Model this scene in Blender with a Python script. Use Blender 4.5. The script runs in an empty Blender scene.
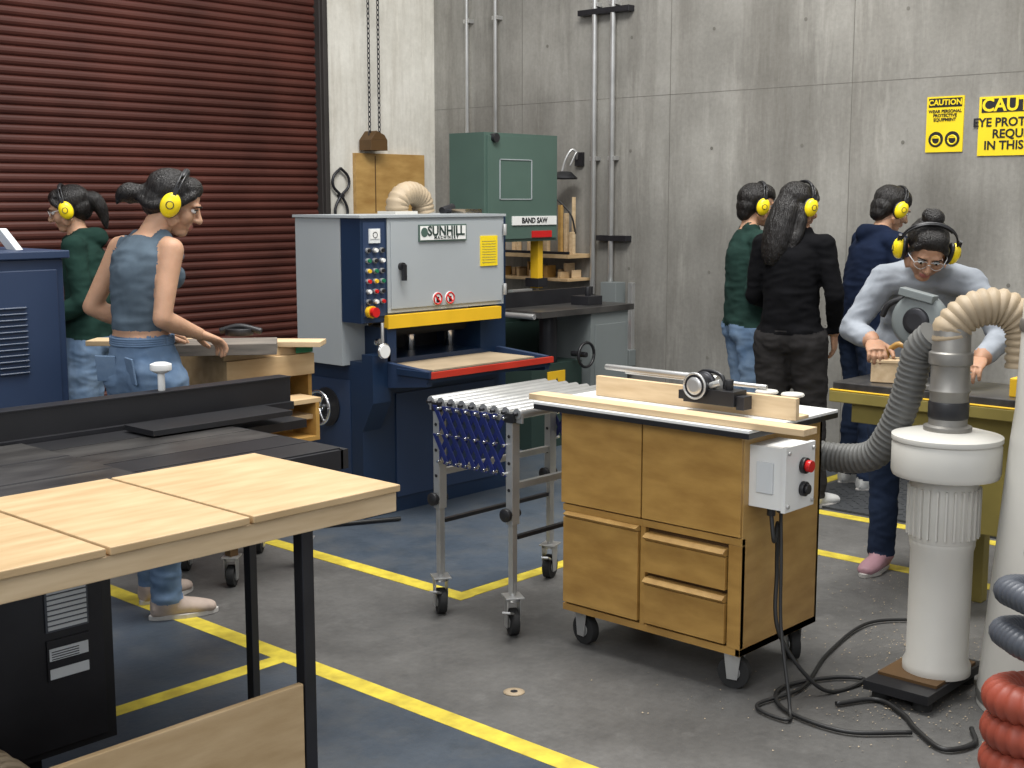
import bpy, bmesh, math, random
import numpy as np
from mathutils import Vector, Matrix, Euler, noise
random.seed(7)
V=Vector
SC=bpy.context.scene
COL=SC.collection

# ---------------------------------------------------------------- materials
def _new(name):
    m=bpy.data.materials.new(name); m.use_nodes=True
    nt=m.node_tree; b=nt.nodes['Principled BSDF']
    return m,nt,b
def mat(name,c,rough=.5,metal=0,var=.12,scale=6,bump=0,bscale=60,stretch=(1,1,1),c2=None,coat=0,detail=6,spec=None):
    m,nt,b=_new(name); N=nt.nodes; L=nt.links
    b.inputs['Roughness'].default_value=rough; b.inputs['Metallic'].default_value=metal
    if spec is not None: b.inputs['Specular IOR Level'].default_value=spec
    tc=N.new('ShaderNodeTexCoord'); mp=N.new('ShaderNodeMapping'); mp.inputs['Scale'].default_value=stretch
    L.new(tc.outputs['Object'],mp.inputs['Vector'])
    nz=N.new('ShaderNodeTexNoise'); nz.inputs['Scale'].default_value=scale; nz.inputs['Detail'].default_value=detail
    L.new(mp.outputs['Vector'],nz.inputs['Vector'])
    r=N.new('ShaderNodeValToRGB'); L.new(nz.outputs['Fac'],r.inputs['Fac'])
    a=[x*(1-var) for x in c]; d=[min(1,x*(1+var)) for x in c] if c2 is None else c2
    r.color_ramp.elements[0].position=.3; r.color_ramp.elements[1].position=.7
    r.color_ramp.elements[0].color=(*(a if c2 is None else c),1); r.color_ramp.elements[1].color=(*d,1)
    L.new(r.outputs['Color'],b.inputs['Base Color'])
    if bump:
        n2=N.new('ShaderNodeTexNoise'); n2.inputs['Scale'].default_value=bscale; n2.inputs['Detail'].default_value=4
        L.new(mp.outputs['Vector'],n2.inputs['Vector'])
        bp=N.new('ShaderNodeBump'); bp.inputs['Strength'].default_value=bump; bp.inputs['Distance'].default_value=.01
        L.new(n2.outputs['Fac'],bp.inputs['Height']); L.new(bp.outputs['Normal'],b.inputs['Normal'])
    return m
def concrete(name,c1,c2,c3,rough=.85,streak=(1,.6,.12),sc=1.3,patch=.5,fine=.12,big=.25,light=None):
    m,nt,b=_new(name); N=nt.nodes; L=nt.links
    b.inputs['Roughness'].default_value=rough
    tc=N.new('ShaderNodeTexCoord')
    def nz(scale,detail=8,ro=.65,src=None):
        n=N.new('ShaderNodeTexNoise'); n.inputs['Scale'].default_value=scale; n.inputs['Detail'].default_value=detail; n.inputs['Roughness'].default_value=ro
        L.new(src or tc.outputs['Object'],n.inputs['Vector']); return n
    def rp(n,p0,p1,a,c):
        r=N.new('ShaderNodeValToRGB'); r.color_ramp.elements[0].position=p0; r.color_ramp.elements[1].position=p1
        r.color_ramp.elements[0].color=(*a,1); r.color_ramp.elements[1].color=(*c,1); L.new(n.outputs['Fac'],r.inputs['Fac']); return r
    def mix(a,bb,fac,mode='MIX'):
        x=N.new('ShaderNodeMixRGB'); x.blend_type=mode
        if isinstance(fac,float): x.inputs['Fac'].default_value=fac
        else: L.new(fac,x.inputs['Fac'])
        L.new(a,x.inputs[1])
        if isinstance(bb,tuple): x.inputs[2].default_value=(*bb,1)
        else: L.new(bb,x.inputs[2])
        return x
    r1=rp(nz(sc,10,.7),.36,.64,c1,c2)
    mp=N.new('ShaderNodeMapping'); mp.inputs['Scale'].default_value=streak; L.new(tc.outputs['Object'],mp.inputs['Vector'])
    r2=rp(nz(3.2,9,.72,mp.outputs['Vector']),.46,.70,(0,0,0),(patch,)*3)
    mx=mix(r1.outputs['Color'],c3,r2.outputs['Color'])
    mp2=N.new('ShaderNodeMapping'); mp2.inputs['Scale'].default_value=streak; mp2.inputs['Location'].default_value=(5,9,3); L.new(tc.outputs['Object'],mp2.inputs['Vector'])
    r4=rp(nz(6,9,.7,mp2.outputs['Vector']),.55,.75,(0,0,0),(patch,)*3)
    mx=mix(mx.outputs['Color'],light or tuple(min(1,x*1.3) for x in c2),r4.outputs['Color'])
    rb=rp(nz(.45,3,.5),.35,.65,(1-big,)*3,(1+big*.4,)*3)
    mx=mix(mx.outputs['Color'],rb.outputs['Color'],1.0,'MULTIPLY')
    n3=nz(38,5); r3=rp(n3,.3,.7,(1-fine,)*3,(1+fine*.5,)*3)
    m2=mix(mx.outputs['Color'],r3.outputs['Color'],1.0,'MULTIPLY')
    L.new(m2.outputs['Color'],b.inputs['Base Color'])
    bp=N.new('ShaderNodeBump'); bp.inputs['Strength'].default_value=.15; bp.inputs['Distance'].default_value=.008
    L.new(n3.outputs['Fac'],bp.inputs['Height']); L.new(bp.outputs['Normal'],b.inputs['Normal'])
    return m
def wood(name,c1,c2,stretch=(1,12,12),sc=3,rough=.55):
    return mat(name,c1,rough,0,0,sc,.06,30,stretch,c2,detail=8)

M={}
M['concrete']=concrete('concrete_wall_mat',(.20,.192,.172),(.285,.275,.25),(.115,.106,.09),.9,(1,.8,.1),.9,patch=.72,fine=.1,big=.3)
M['plaster']=concrete('plaster_mat',(.56,.54,.48),(.68,.66,.6),(.3,.26,.2),.9,(3,1,.3),2.5,patch=.4,fine=.06,big=.1)
M['floor']=concrete('floor_concrete_mat',(.092,.09,.086),(.158,.154,.147),(.066,.064,.062),.5,(1,1,1),1.2,patch=.6,fine=.15,big=.3)
M['bluefloor']=concrete('floor_blue_paint_mat',(.042,.058,.08),(.078,.096,.12),(.11,.113,.112),.4,(.8,.8,1),1.6,patch=.75,fine=.1,big=.25,light=(.035,.045,.055))
M['linepaint']=mat('yellow_line_paint',(.42,.32,.03),.6,0,0,14,0,c2=(.68,.55,.05),detail=9)
M['door']=mat('rollup_door_red',(.07,.02,.014),.42,.0,.25,2)
M['doorframe']=mat('door_frame_dark',(.03,.026,.024),.6)
M['ply']=wood('plywood_mat',(.43,.29,.145),(.56,.40,.225),(2,10,10),2.5)
M['amber']=wood('varnished_ply_mat',(.31,.165,.04),(.45,.26,.07),(9,3,9),2.2,.38)
M['amber2']=wood('varnished_ply_side_mat',(.34,.19,.055),(.5,.31,.105),(3,9,9),2.0,.4)
M['amberdk']=mat('gap_dark_wood',(.09,.045,.012),.6)
M['pine']=wood('pine_mat',(.52,.37,.21),(.66,.5,.31),(1.5,14,14),3)
M['piney']=wood('pine_y_mat',(.52,.37,.21),(.66,.5,.31),(14,1.5,14),3)
M['greywood']=wood('weathered_wood',(.09,.08,.07),(.21,.18,.15),(2,14,14),3,.8)
M['iron']=mat('cast_iron',(.035,.033,.033),.32,.5,0,4,.05,20,(1,3,1),(.12,.115,.11),detail=9)
M['black']=mat('black_paint',(.012,.012,.014),.4,0,.2)
M['steel']=mat('dark_steel',(.035,.035,.04),.4,.6,.2)
M['rubber']=mat('rubber_mat',(.015,.015,.015),.75)
M['zinc']=mat('zinc_steel',(.5,.5,.49),.32,.65,.15)
M['chrome']=mat('chrome_mat',(.75,.75,.75),.15,1,.02)
M['navy']=mat('navy_machine_paint',(.008,.022,.055),.38,0,.15,3)
M['navy2']=mat('navy_machine_paint_light',(.02,.038,.085),.45,0,.1,3)
M['lgrey']=mat('light_grey_machine_paint',(.33,.355,.37),.4,0,.05,2)
M['mgrey']=mat('mid_grey_machine_paint',(.17,.19,.19),.45,0,.06,2)
M['green']=mat('green_machine_paint',(.065,.11,.09),.45,0,.1,2)
M['dgreen']=mat('dark_green_machine_paint',(.02,.04,.033),.45,0,.1,2)
M['yellow']=mat('yellow_paint',(.7,.42,.015),.45,0,.06)
M['signyel']=mat('sign_yellow',(.78,.58,.01),.5,0,.03)
M['muff']=mat('earmuff_yellow',(.9,.68,.01),.35,0,.03)
M['olive']=mat('bench_olive_yellow',(.25,.2,.05),.55,0,.15)
M['red']=mat('red_paint',(.45,.03,.015),.4,0,.1)
M['redbtn']=mat('red_button',(.5,.01,.01),.3)
M['greenbtn']=mat('green_button',(.01,.14,.06),.3)
M['white']=mat('white_laminate',(.72,.72,.7),.4,0,.04)
M['whitep']=mat('white_enamel',(.56,.545,.5),.4,0,.08,3)
M['paper']=mat('label_paper',(.6,.62,.63),.6,0,.03)
M['tan']=mat('tan_duct',(.34,.265,.175),.6,0,.15)
M['ghose']=mat('grey_hose',(.11,.11,.105),.55,0,.15)
M['bhose']=mat('bluegrey_hose',(.07,.078,.095),.42,0,.15)
M['bucket']=mat('red_hose_mat',(.3,.06,.035),.5,0,.15)
M['galv']=mat('galvanised_duct',(.25,.24,.22),.45,.6,.2,8)
M['cable']=mat('black_cable',(.012,.012,.012),.5)
M['lattice']=mat('conveyor_blue',(.012,.02,.11),.35,0,.1)
M['joint']=mat('panel_joint',(.14,.132,.115),.9)
M['deck']=mat('checker_mat',(.035,.038,.042),.6,0,.3,60)
M['dust']=mat('sawdust_mat',(.38,.3,.2),.9)
def skinm(name,c): 
    m=mat(name,c,.55,0,.1,14,.12,150,spec=.35)
    b=m.node_tree.nodes['Principled BSDF']; b.inputs['Subsurface Weight'].default_value=.12; b.inputs['Subsurface Radius'].default_value=(.02,.008,.004); return m
M['skin']=skinm('skin_warm',(.45,.26,.165)); M['skin2']=skinm('skin_tan',(.38,.21,.13))
M['lips']=mat('lips_mat',(.36,.12,.1),.45)
M['hair']=mat('hair_black',(.006,.0045,.004),.38,0,.5,14,.7,24,(9,9,1),spec=.4)
M['eyew']=mat('eye_white',(.7,.7,.68),.2); M['iris']=mat('eye_iris',(.03,.015,.008),.2)
def cloth(n,c,b=.3,c2=None,r=.9): return mat(n,c,r,0,.22,9,b,12,c2=c2,spec=.12)
M['tank']=cloth('tank_top_grey_blue',(.085,.115,.145)); M['jeans']=cloth('denim_blue',(.085,.14,.23),.4,(.17,.24,.34)); M['jeans2']=cloth('denim_dark',(.018,.028,.055),.4)
M['hoodie']=cloth('hoodie_dark_green',(.012,.033,.026)); M['sweatgreen']=cloth('sweater_green',(.014,.034,.028))
M['blacktop']=cloth('black_shirt',(.0035,.0035,.0045),.2); M['greypants']=cloth('charcoal_trousers',(.026,.024,.024))
M['navyhood']=cloth('navy_hoodie',(.006,.011,.028)); M['greysweat']=cloth('grey_sweater',(.25,.27,.3),.3)
M['boot']=cloth('suede_boot',(.42,.34,.29)); M['sneak']=mat('sneaker_white',(.6,.6,.58),.6); M['sneakp']=mat('sneaker_pink',(.36,.2,.23),.6); M['sole']=mat('shoe_sole',(.5,.48,.45),.6)
def glass(name):
    m,nt,b=_new(name); b.inputs['Base Color'].default_value=(.85,.9,.92,1); b.inputs['Transmission Weight'].default_value=1; b.inputs['Roughness'].default_value=.03; b.inputs['IOR'].default_value=1.05
    return m
M['glass']=glass('safety_glass')

# ---------------------------------------------------------------- mesh builder
def cat(pts,k=8):
    P=[V(p) for p in pts]
    if len(P)<3: return P
    out=[]
    for i in range(len(P)-1):
        a=P[i-1] if i>0 else P[i]*2-P[i+1]; b=P[i]; c=P[i+1]; d=P[i+2] if i+2<len(P) else c*2-b
        for j in range(k):
            t=j/k; out.append(.5*((2*b)+(c-a)*t+(2*a-5*b+4*c-d)*t*t+(3*b-3*c+d-a)*t**3))
    out.append(P[-1]); return out
class MB:
    def __init__(s): s.bm=bmesh.new(); s.mats=[]
    def mi(s,m):
        if isinstance(m,str): m=M[m]
        if m not in s.mats: s.mats.append(m)
        return s.mats.index(m)
    def face(s,vs,m,sm=False):
        try: f=s.bm.faces.new(vs)
        except ValueError: return
        f.material_index=s.mi(m); f.smooth=sm
    def hexa(s,c8,m):
        v=[s.bm.verts.new(p) for p in c8]
        for q in ((0,3,2,1),(4,5,6,7),(0,1,5,4),(1,2,6,5),(2,3,7,6),(3,0,4,7)): s.face([v[i] for i in q],m)
    def bx(s,x0,x1,y0,y1,z0,z1,m):
        s.hexa([(x0,y0,z0),(x1,y0,z0),(x1,y1,z0),(x0,y1,z0),(x0,y0,z1),(x1,y0,z1),(x1,y1,z1),(x0,y1,z1)],m)
    def box(s,c,size,m,rot=(0,0,0)):
        R=Euler([math.radians(a) for a in rot]).to_matrix(); h=[x/2 for x in size]; c=V(c)
        s.hexa([c+R@V((a*h[0],b*h[1],d*h[2])) for d in(-1,1) for a,b in((-1,-1),(1,-1),(1,1),(-1,1))],m)
    def prism(s,pts,off,m):
        off=V(off); a=[s.bm.verts.new(p) for p in pts]; b=[s.bm.verts.new(V(p)+off) for p in pts]
        n=len(a); s.face(a[::-1],m); s.face(b,m)
        for i in range(n): s.face([a[i],a[(i+1)%n],b[(i+1)%n],b[i]],m)
    def tube(s,pts,r,m,n=10,caps=True,sm=True,flat=None):
        P=[V(p) for p in pts]; k=len(P); R=r if isinstance(r,(list,tuple)) else [r]*k
        T=[]
        for i in range(k):
            t=(P[min(i+1,k-1)]-P[max(i-1,0)]); T.append(t.normalized() if t.length>1e-9 else V((0,0,1)))
        a=V((0,0,1)) if abs(T[0].z)<.9 else V((1,0,0))
        u=T[0].cross(a).normalized(); rings=[]
        for i in range(k):
            u=(u-T[i]*u.dot(T[i])).normalized(); w=T[i].cross(u)
            rings.append([s.bm.verts.new(P[i]+(u*math.cos(2*math.pi*j/n)+w*math.sin(2*math.pi*j/n))*R[i]) for j in range(n)])
        for i in range(k-1):
            for j in range(n): s.face([rings[i][j],rings[i][(j+1)%n],rings[i+1][(j+1)%n],rings[i+1][j]],m,sm)
        if caps: s.face(rings[0][::-1],m); s.face(rings[-1],m)
    def cyl(s,p0,p1,r,m,r2=None,n=24): s.tube([p0,p1],[r,r if r2 is None else r2],m,n)
    def hose(s,pts,r,m,pitch=.018,amp=.12,n=16):
        C=cat(pts,16); L=[0]
        for i in range(1,len(C)): L.append(L[-1]+(C[i]-C[i-1]).length)
        k=int(L[-1]/(pitch/3)); out=[];rr=[];j=0
        for i in range(k+1):
            d=L[-1]*i/k
            while j<len(L)-2 and L[j+1]<d: j+=1
            t=(d-L[j])/max(1e-9,L[j+1]-L[j]); out.append(C[j].lerp(C[j+1],t)); rr.append(r*(1-amp if i%3==0 else 1))
        s.tube(out,rr,m,n)
    def lathe(s,prof,c,m,n=36,axis='z',sm=True):
        c=V(c); rings=[]
        for r,z in prof:
            ring=[]
            for j in range(n):
                a=2*math.pi*j/n; p=(r*math.cos(a),r*math.sin(a),z)
                if axis=='x': p=(z,p[0],p[1])
                if axis=='y': p=(p[1],z,p[0])
                ring.append(s.bm.verts.new(c+V(p)))
            rings.append(ring)
        for i in range(len(rings)-1):
            for j in range(n): s.face([rings[i][j],rings[i][(j+1)%n],rings[i+1][(j+1)%n],rings[i+1][j]],m,sm)
        s.face(rings[0][::-1],m); s.face(rings[-1],m)
    def ell(s,c,r,m,R=None,seg=20,rg=12):
        c=V(c); rings=[]
        r=(r,r,r) if not isinstance(r,(tuple,list)) else r
        def P(v): 
            v=V((v[0]*r[0],v[1]*r[1],v[2]*r[2])); 
            return c+(R@v if R else v)
        top=s.bm.verts.new(P((0,0,1))); bot=s.bm.verts.new(P((0,0,-1)))
        for i in range(1,rg):
            t=math.pi*i/rg; rings.append([s.bm.verts.new(P((math.sin(t)*math.cos(2*math.pi*j/seg),math.sin(t)*math.sin(2*math.pi*j/seg),math.cos(t)))) for j in range(seg)])
        for j in range(seg):
            s.face([top,rings[0][j],rings[0][(j+1)%seg]],m,True); s.face([bot,rings[-1][(j+1)%seg],rings[-1][j]],m,True)
        for i in range(len(rings)-1):
            for j in range(seg): s.face([rings[i][j],rings[i+1][j],rings[i+1][(j+1)%seg],rings[i][(j+1)%seg]],m,True)
    def torus(s,c,R,r,m,axis='z',n=24,k=8,arc=(0,360)):
        c=V(c); a0,a1=[math.radians(a) for a in arc]; pts=[]
        for i in range(n+1):
            a=a0+(a1-a0)*i/n; p={'z':(math.cos(a),math.sin(a),0),'x':(0,math.cos(a),math.sin(a)),'y':(math.cos(a),0,math.sin(a))}[axis]
            pts.append(c+V(p)*R)
        s.tube(pts,r,m,k)
    def text(s,txt,p,size,m,xdir,ydir,ext=.001,align='CENTER'):
        cu=bpy.data.curves.new('t','FONT'); cu.body=txt; cu.size=size; cu.align_x=align; cu.align_y='CENTER'; cu.extrude=ext; cu.resolution_u=3
        cu.offset=size*.025; cu.space_line=.95
        o=bpy.data.objects.new('t',cu); COL.objects.link(o); dg=bpy.context.evaluated_depsgraph_get()
        me=bpy.data.meshes.new_from_object(o.evaluated_get(dg)); X=V(xdir).normalized(); Y=V(ydir).normalized(); Z=X.cross(Y)
        vs=[s.bm.verts.new(V(p)+X*v.co.x+Y*v.co.y+Z*v.co.z) for v in me.vertices]
        for f in me.polygons: s.face([vs[i] for i in f.vertices],m)
        bpy.data.objects.remove(o); bpy.data.curves.remove(cu); bpy.data.meshes.remove(me)
    def done(s,name,org=(0,0,0),bevel=.003,parent=None,rotz=0,seg=2,recalc=True,sub=0):
        org=V(org)
        if recalc: bmesh.ops.recalc_face_normals(s.bm,faces=s.bm.faces[:])
        bmesh.ops.translate(s.bm,verts=s.bm.verts[:],vec=-org)
        me=bpy.data.meshes.new(name); s.bm.to_mesh(me); s.bm.free()
        for m in s.mats: me.materials.append(m)
        o=bpy.data.objects.new(name,me); COL.objects.link(o); o.location=org; o.rotation_euler[2]=rotz
        if bevel:
            b=o.modifiers.new('bevel','BEVEL'); b.width=bevel; b.segments=seg; b.limit_method='ANGLE'; b.angle_limit=math.radians(50)
            b.harden_normals=False
        if parent: o.parent=parent
        return o

def caster(g,x,y,rot=0,r=.05,h=.13,m='rubber'):
    c,s=math.cos(rot),math.sin(rot)
    def P(a,b,z): return (x+a*c-b*s,y+a*s+b*c,z)
    g.cyl(P(0,-.016,r),P(0,.016,r),r,m,n=24); g.cyl(P(0,-.018,r),P(0,.018,r),r*.45,'zinc',n=16)
    for q in(-1,1):
        g.prism([P(-.018,q*.024,r*.6),P(.018,q*.024,r*.6),P(.03,q*.024,h-.01),P(-.03,q*.024,h-.01)],(V(P(0,.003,0))-V(P(0,0,0))),'zinc')
    g.cyl(P(0,0,h-.02),P(0,0,h-.004),.028,'zinc',n=16)
    g.box(P(0,0,h-.003),(.08,.07,.006),'zinc',(0,0,math.degrees(rot)))

# ---------------------------------------------------------------- room
XC,YD=7.6,7.83
g=MB(); g.bx(-4,XC+.3,-4,YD+.3,-.1,0,'floor'); g.done('floor',bevel=0)
g=MB()
g.bx(XC,XC+.3,-3.2,YD+.3,0,6,'concrete')
for y in(5.456,4.056,2.656,1.256,6.856): g.bx(XC-.0012,XC+.01,y-.0025,y+.0025,0,6,'joint')
g.bx(XC-.0012,XC+.01,-3,YD,2.3295,2.3325,'joint')
for y in(4.4,5.1,5.8,3.7,3.0,6.6):
    for z in(.5,1.1,1.95,2.75,3.3): g.cyl((XC-.002,y,z),(XC+.01,y,z),.012,'joint',n=12)
g.done('wall_right',bevel=0)
g=MB(); g.bx(6.43,XC,YD,YD+.3,0,6,'plaster'); g.bx(-4,6.43,YD+.1,YD+.3,4.4,6,'plaster'); g.done('wall_left',bevel=0)
g=MB(); pitch=.060; z=0.03; prof=[]
while z<4.4:
    for t,d in((0,.0),(.12,.010),(.35,.018),(.6,.018),(.82,.010),(.9,0),(.96,-.006)): prof.append((z+t*pitch,d))
    z+=pitch
va=[g.bm.verts.new((-2.5,YD-d+.02,zz)) for zz,d in prof]; vb=[g.bm.verts.new((6.37,YD-d+.02,zz)) for zz,d in prof]
for i in range(len(prof)-1): g.face([va[i],vb[i],vb[i+1],va[i+1]],'door',False)
g.bx(-2.5,6.37,YD-.02,YD+.05,0,.05,'doorframe')
g.done('door_1',(2,YD,0),bevel=0,recalc=False)
g=MB(); g.bx(6.36,6.44,YD-.05,YD+.1,0,4.6,'doorframe'); g.bx(6.37,6.40,YD-.08,YD-.05,0,4.6,'doorframe'); g.done('trim_1',(6.4,YD,0))
g=MB()
for a in((-3,2.66,-3,3.52),(-3,2.66,3.59,7.8),(3.66,7.55,3.64,7.8)): g.bx(*a,0,.0012,'bluefloor')
g.done('floor_blue_paint',bevel=0)
g=MB()
for x,a,b in((2.70,-3,7.8),(3.62,3.56,7.8),(5.2,-3,3.6),(5.9,-3,3.6)): g.bx(x-.04,x+.04,a,b,0,.0022,'linepaint')
for y,a,b in((3.555,-3,2.66),(3.6,3.66,7.5)): g.bx(a,b,y-.035,y+.035,0,.0022,'linepaint')
g.done('floor_yellow_lines',bevel=0)
g=MB(); g.bx(5.98,7.5,-1,3.52,0,.012,'deck')
for i in range(40):
    for j in range(12): g.box((6.05+i*.036,2.4+j*.09+(.045 if i%2 else 0),.013),(.03,.008,.003),'deck',(0,0,45 if (i+j)%2 else -45))
g.done('anti_slip_floor_mat',(6.5,1,0),bevel=0)
g=MB(); g.lathe([(.035,0),(.035,.003),(.02,.004)],(3.0,2.74,0),'tan'); g.lathe([(.012,.0),(.012,.005)],(3.0,2.74,0),'steel'); g.done('floor_anchor_cap',(3.0,2.74,0),0)
g=MB()
for i in range(1500):
    a=random.random()*6.28; d=abs(random.gauss(0,.4)); c=random.choice([(4.0,1.75),(4.3,2.0),(5.0,2.3),(3.7,1.75)])
    x,y=c[0]+d*math.cos(a),c[1]+d*math.sin(a)
    if not(0<x<7.4): continue
    s=random.uniform(.0015,.0045); t=random.random()*3; p=[(x+s*math.cos(t+k*2.1),y+s*math.sin(t+k*2.1),.0035+.001*k) for k in range(3)]
    g.face([g.bm.verts.new(q) for q in p],'dust')
g.done('sawdust',(3.9,1.8,0),bevel=0,recalc=False)

# wall conduits
g=MB()
for y,z0,z1,r in((7.406,1.4,6,.015),(7.095,1.9,6,.015),(6.103,.9,6,.02),(5.934,1.0,6,.02)):
    g.cyl((XC-.05,y,z0),(XC-.05,y,z1),r,'zinc',n=14)
    for z in(1.9,3.0): 
        if z>z0: g.box((XC-.03,y,z),(.06,.06,.03),'zinc')
g.bx(XC-.07,XC-.001,5.78,6.25,2.93,2.97,'steel'); g.bx(XC-.07,XC-.001,5.78,6.06,1.3,1.34,'steel')
g.done('wall_conduits',(XC,6.1,0),.002)
g=MB(); g.bx(XC-.12,XC,5.83,5.97,.78,1.0,'mgrey'); g.cyl((XC-.06,5.80,.45),(XC-.06,5.80,.78),.015,'zinc'); g.tube(cat([(XC-.06,5.8,.72),(XC-.1,5.76,.65),(XC-.08,5.78,.5)]),.012,'bucket'); g.box((XC-.05,5.78,.45),(.08,.12,.12),'mgrey'); g.bx(XC-.04,XC,5.74,5.78,.4,1,'zinc')
g.done('electrical_junction_box',(XC,5.9,.8))
g=MB(); g.tube(cat([(XC-.02,6.27,1.93),(XC-.06,6.3,1.97),(XC-.1,6.33,1.9),(XC-.12,6.35,1.8)]),.009,'zinc'); g.tube(cat([(XC-.04,6.27,1.9),(XC-.08,6.24,1.95),(XC-.12,6.27,1.85)]),.007,'zinc'); g.lathe([(.02,.05),(.05,.045),(.1,.0),(.095,-.01),(.01,0)],(XC-.15,6.3,1.76),'black'); g.bx(XC-.03,XC,6.23,6.3,1.85,1.95,'steel')
g.done('wall_lamp',(XC,6.3,1.8))
g=MB(); g.bx(XC-.28,XC-.01,6.15,7.04,1.17,1.2,'ply'); g.bx(XC-.28,XC-.26,6.15,7.04,1.2,1.22,'steel'); g.bx(XC-.28,XC-.01,6.15,7.04,1.0,1.02,'ply')
y=6.17
while y<7.0:
    w=random.uniform(.012,.038); h=random.uniform(.16,.42) if y<6.58 else random.uniform(.05,.16); x0=XC-random.uniform(.12,.25); g.bx(x0,x0+.03,y,y+w,1.2,1.2+h,random.choice(['pine','ply','amber2','pine'])); 
    if y>6.2: g.bx(x0,x0+.1,y,y+w,1.02,1.02+random.uniform(.04,.12),random.choice(['pine','amber','ply']))
    y+=w+random.uniform(.01,.03)
g.tube(cat([(XC-.2,6.75,1.45),(XC-.24,6.6,1.60),(XC-.24,6.35,1.62),(XC-.2,6.2,1.5),(XC-.17,6.17,1.35)]),.007,'cable'); g.lathe([(.015,0),(.03,-.04),(.032,-.06)],(XC-.2,6.76,1.46),'black',axis='z')
g.done('wood_offcut_rack',(XC,6.6,1.18),.002)
X_=(0,-1,0); dy=.03
g=MB(); g.bx(XC-.008,XC-.001,3.288+dy,3.520+dy,1.884,2.213,'signyel')
g.bx(XC-.010,XC-.008,3.30+dy,3.508+dy,2.15,2.203,'black'); g.text('CAUTION',(XC-.012,3.404+dy,2.176),.046,'signyel',X_,(0,0,1))
g.text('WEAR PERSONAL\nPROTECTIVE\nEQUIPMENT',(XC-.01,3.404+dy,2.10),.026,'black',X_,(0,0,1))
for yy in(3.455+dy,3.352+dy): g.cyl((XC-.008,yy,1.96),(XC-.0105,yy,1.96),.046,'black',n=28); g.torus((XC-.011,yy,1.955),.026,.005,'signyel','x'); g.bx(XC-.013,XC-.0105,yy-.025,yy+.025,1.966,1.978,'signyel')
g.done('caution_sign',(XC,3.4,2.05),0)
g=MB(); g.bx(XC-.008,XC-.001,2.68+dy,3.196+dy,1.856,2.197,'signyel'); g.bx(XC-.010,XC-.008,2.7+dy,3.18+dy,2.105,2.185,'black'); g.text('CAUTION',(XC-.012,2.94+dy,2.145),.105,'signyel',X_,(0,0,1))
g.text('EYE PROTECTION\nREQUIRED\nIN THIS AREA',(XC-.01,2.945+dy,1.98),.070,'black',X_,(0,0,1))
g.done('caution_sign',(XC,2.94,2.03),0)
g=MB()
for X in(6.80,6.90):
    z=2.07; i=0
    while z<4.6:
        pts=[]
        for k in range(9):
            a=2*math.pi*k/8; u,w=.011*math.cos(a),.024*math.sin(a); pts.append((X+(u if i%2 else 0),YD-.1+(0 if i%2 else u),z+w))
        g.tube(pts,.0045,'steel',5,caps=False); z+=.037; i+=1
g.bx(6.76,6.93,YD-.16,YD-.02,1.98,2.06,'amberdk'); g.prism([(6.76,YD-.16,2.06),(6.93,YD-.16,2.06),(6.90,YD-.16,2.1),(6.82,YD-.16,2.13)],(0,.14,0),'amberdk')
g.done('door_hoist_chain',(6.85,YD-.1,2.0),.002,recalc=True)
g=MB(); g.bx(6.706,7.44,YD-.04,YD-.001,1.48,1.96,'amber2'); g.bx(6.9,6.91,YD-.042,YD-.04,1.5,1.94,'amberdk'); g.done('plywood_wall_board',(7.07,YD,1.7))
g=MB()
for q in(-1,1):
    g.tube(cat([(6.56,YD-.03,1.84),(6.56+q*.07,YD-.03,1.78),(6.56+q*.075,YD-.03,1.7),(6.56-q*.01,YD-.03,1.62),(6.56-q*.06,YD-.03,1.53),(6.56-q*.05,YD-.03,1.43)]),.011,'steel')
g.cyl((6.56,YD-.05,1.63),(6.56,YD-.0,1.63),.018,'steel'); g.done('lifting_tongs',(6.56,YD,1.63),0)

# ---------------------------------------------------------------- rolling cabinet
g=MB(); x0,x1,y0,y1=3.47,3.96,2.18,2.93
g.bx(x0+.02,x1,y0+.018,y1-.018,.15,.83,'amberdk')
g.bx(x0,x1,y0,y0+.018,.13,.86,'amber2'); g.bx(x0+.01,x1,y1-.018,y1,.13,.86,'amber2'); g.bx(x0,x1,y0,y1,.13,.155,'amber'); g.bx(x1-.015,x1,y0,y1,.13,.86,'amber2')
ym=2.575
g.bx(x0-.012,x0+.02,ym+.003,y1,.53,.855,'amber'); g.bx(x0-.012,x0+.02,y0+.002,ym-.003,.53,.855,'amber')
g.bx(x0-.004,x0+.02,ym,y1-.002,.500,.524,'amber'); g.bx(x0-.004,x0+.02,y0,ym,.500,.524,'amber')
g.bx(x0-.012,x0+.02,ym+.012,y1-.01,.165,.478,'amber'); g.prism([(x0-.012,ym+.012,.480),(x0-.028,ym+.012,.492),(x0-.012,ym+.012,.5),(x0+.02,ym+.012,.5),(x0+.02,ym+.012,.48)],(0,y1-.02-ym-.012,0),'amber2')
for a,b in((.345,.47),(.165,.315)):
    g.bx(x0-.012,x0+.02,y0+.055,ym-.018,a,b-.015,'amber'); g.prism([(x0-.012,y0+.055,b-.013),(x0-.03,y0+.055,b),(x0-.012,y0+.055,b+.012),(x0+.02,y0+.055,b+.012),(x0+.02,y0+.055,b-.013)],(0,ym-.018-y0-.055,0),'amber2')
g.bx(x0-.002,x0+.02,y0,y0+.05,.155,.5,'amber'); g.bx(x0-.002,x0+.02,ym-.012,ym+.008,.155,.5,'amber')
g.bx(3.42,3.985,2.135,3.03,.86,.878,'black'); g.bx(3.42,3.985,2.135,3.03,.878,.888,'white')
for x,y,r in((3.53,2.235,.6),(3.53,2.87,.2),(3.9,2.235,-.4),(3.9,2.87,.5)): caster(g,x,y,r+1.2,.055,.135)
g.bx(3.44,3.52,1.955,3.07,.889,.91,'piney')
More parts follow.
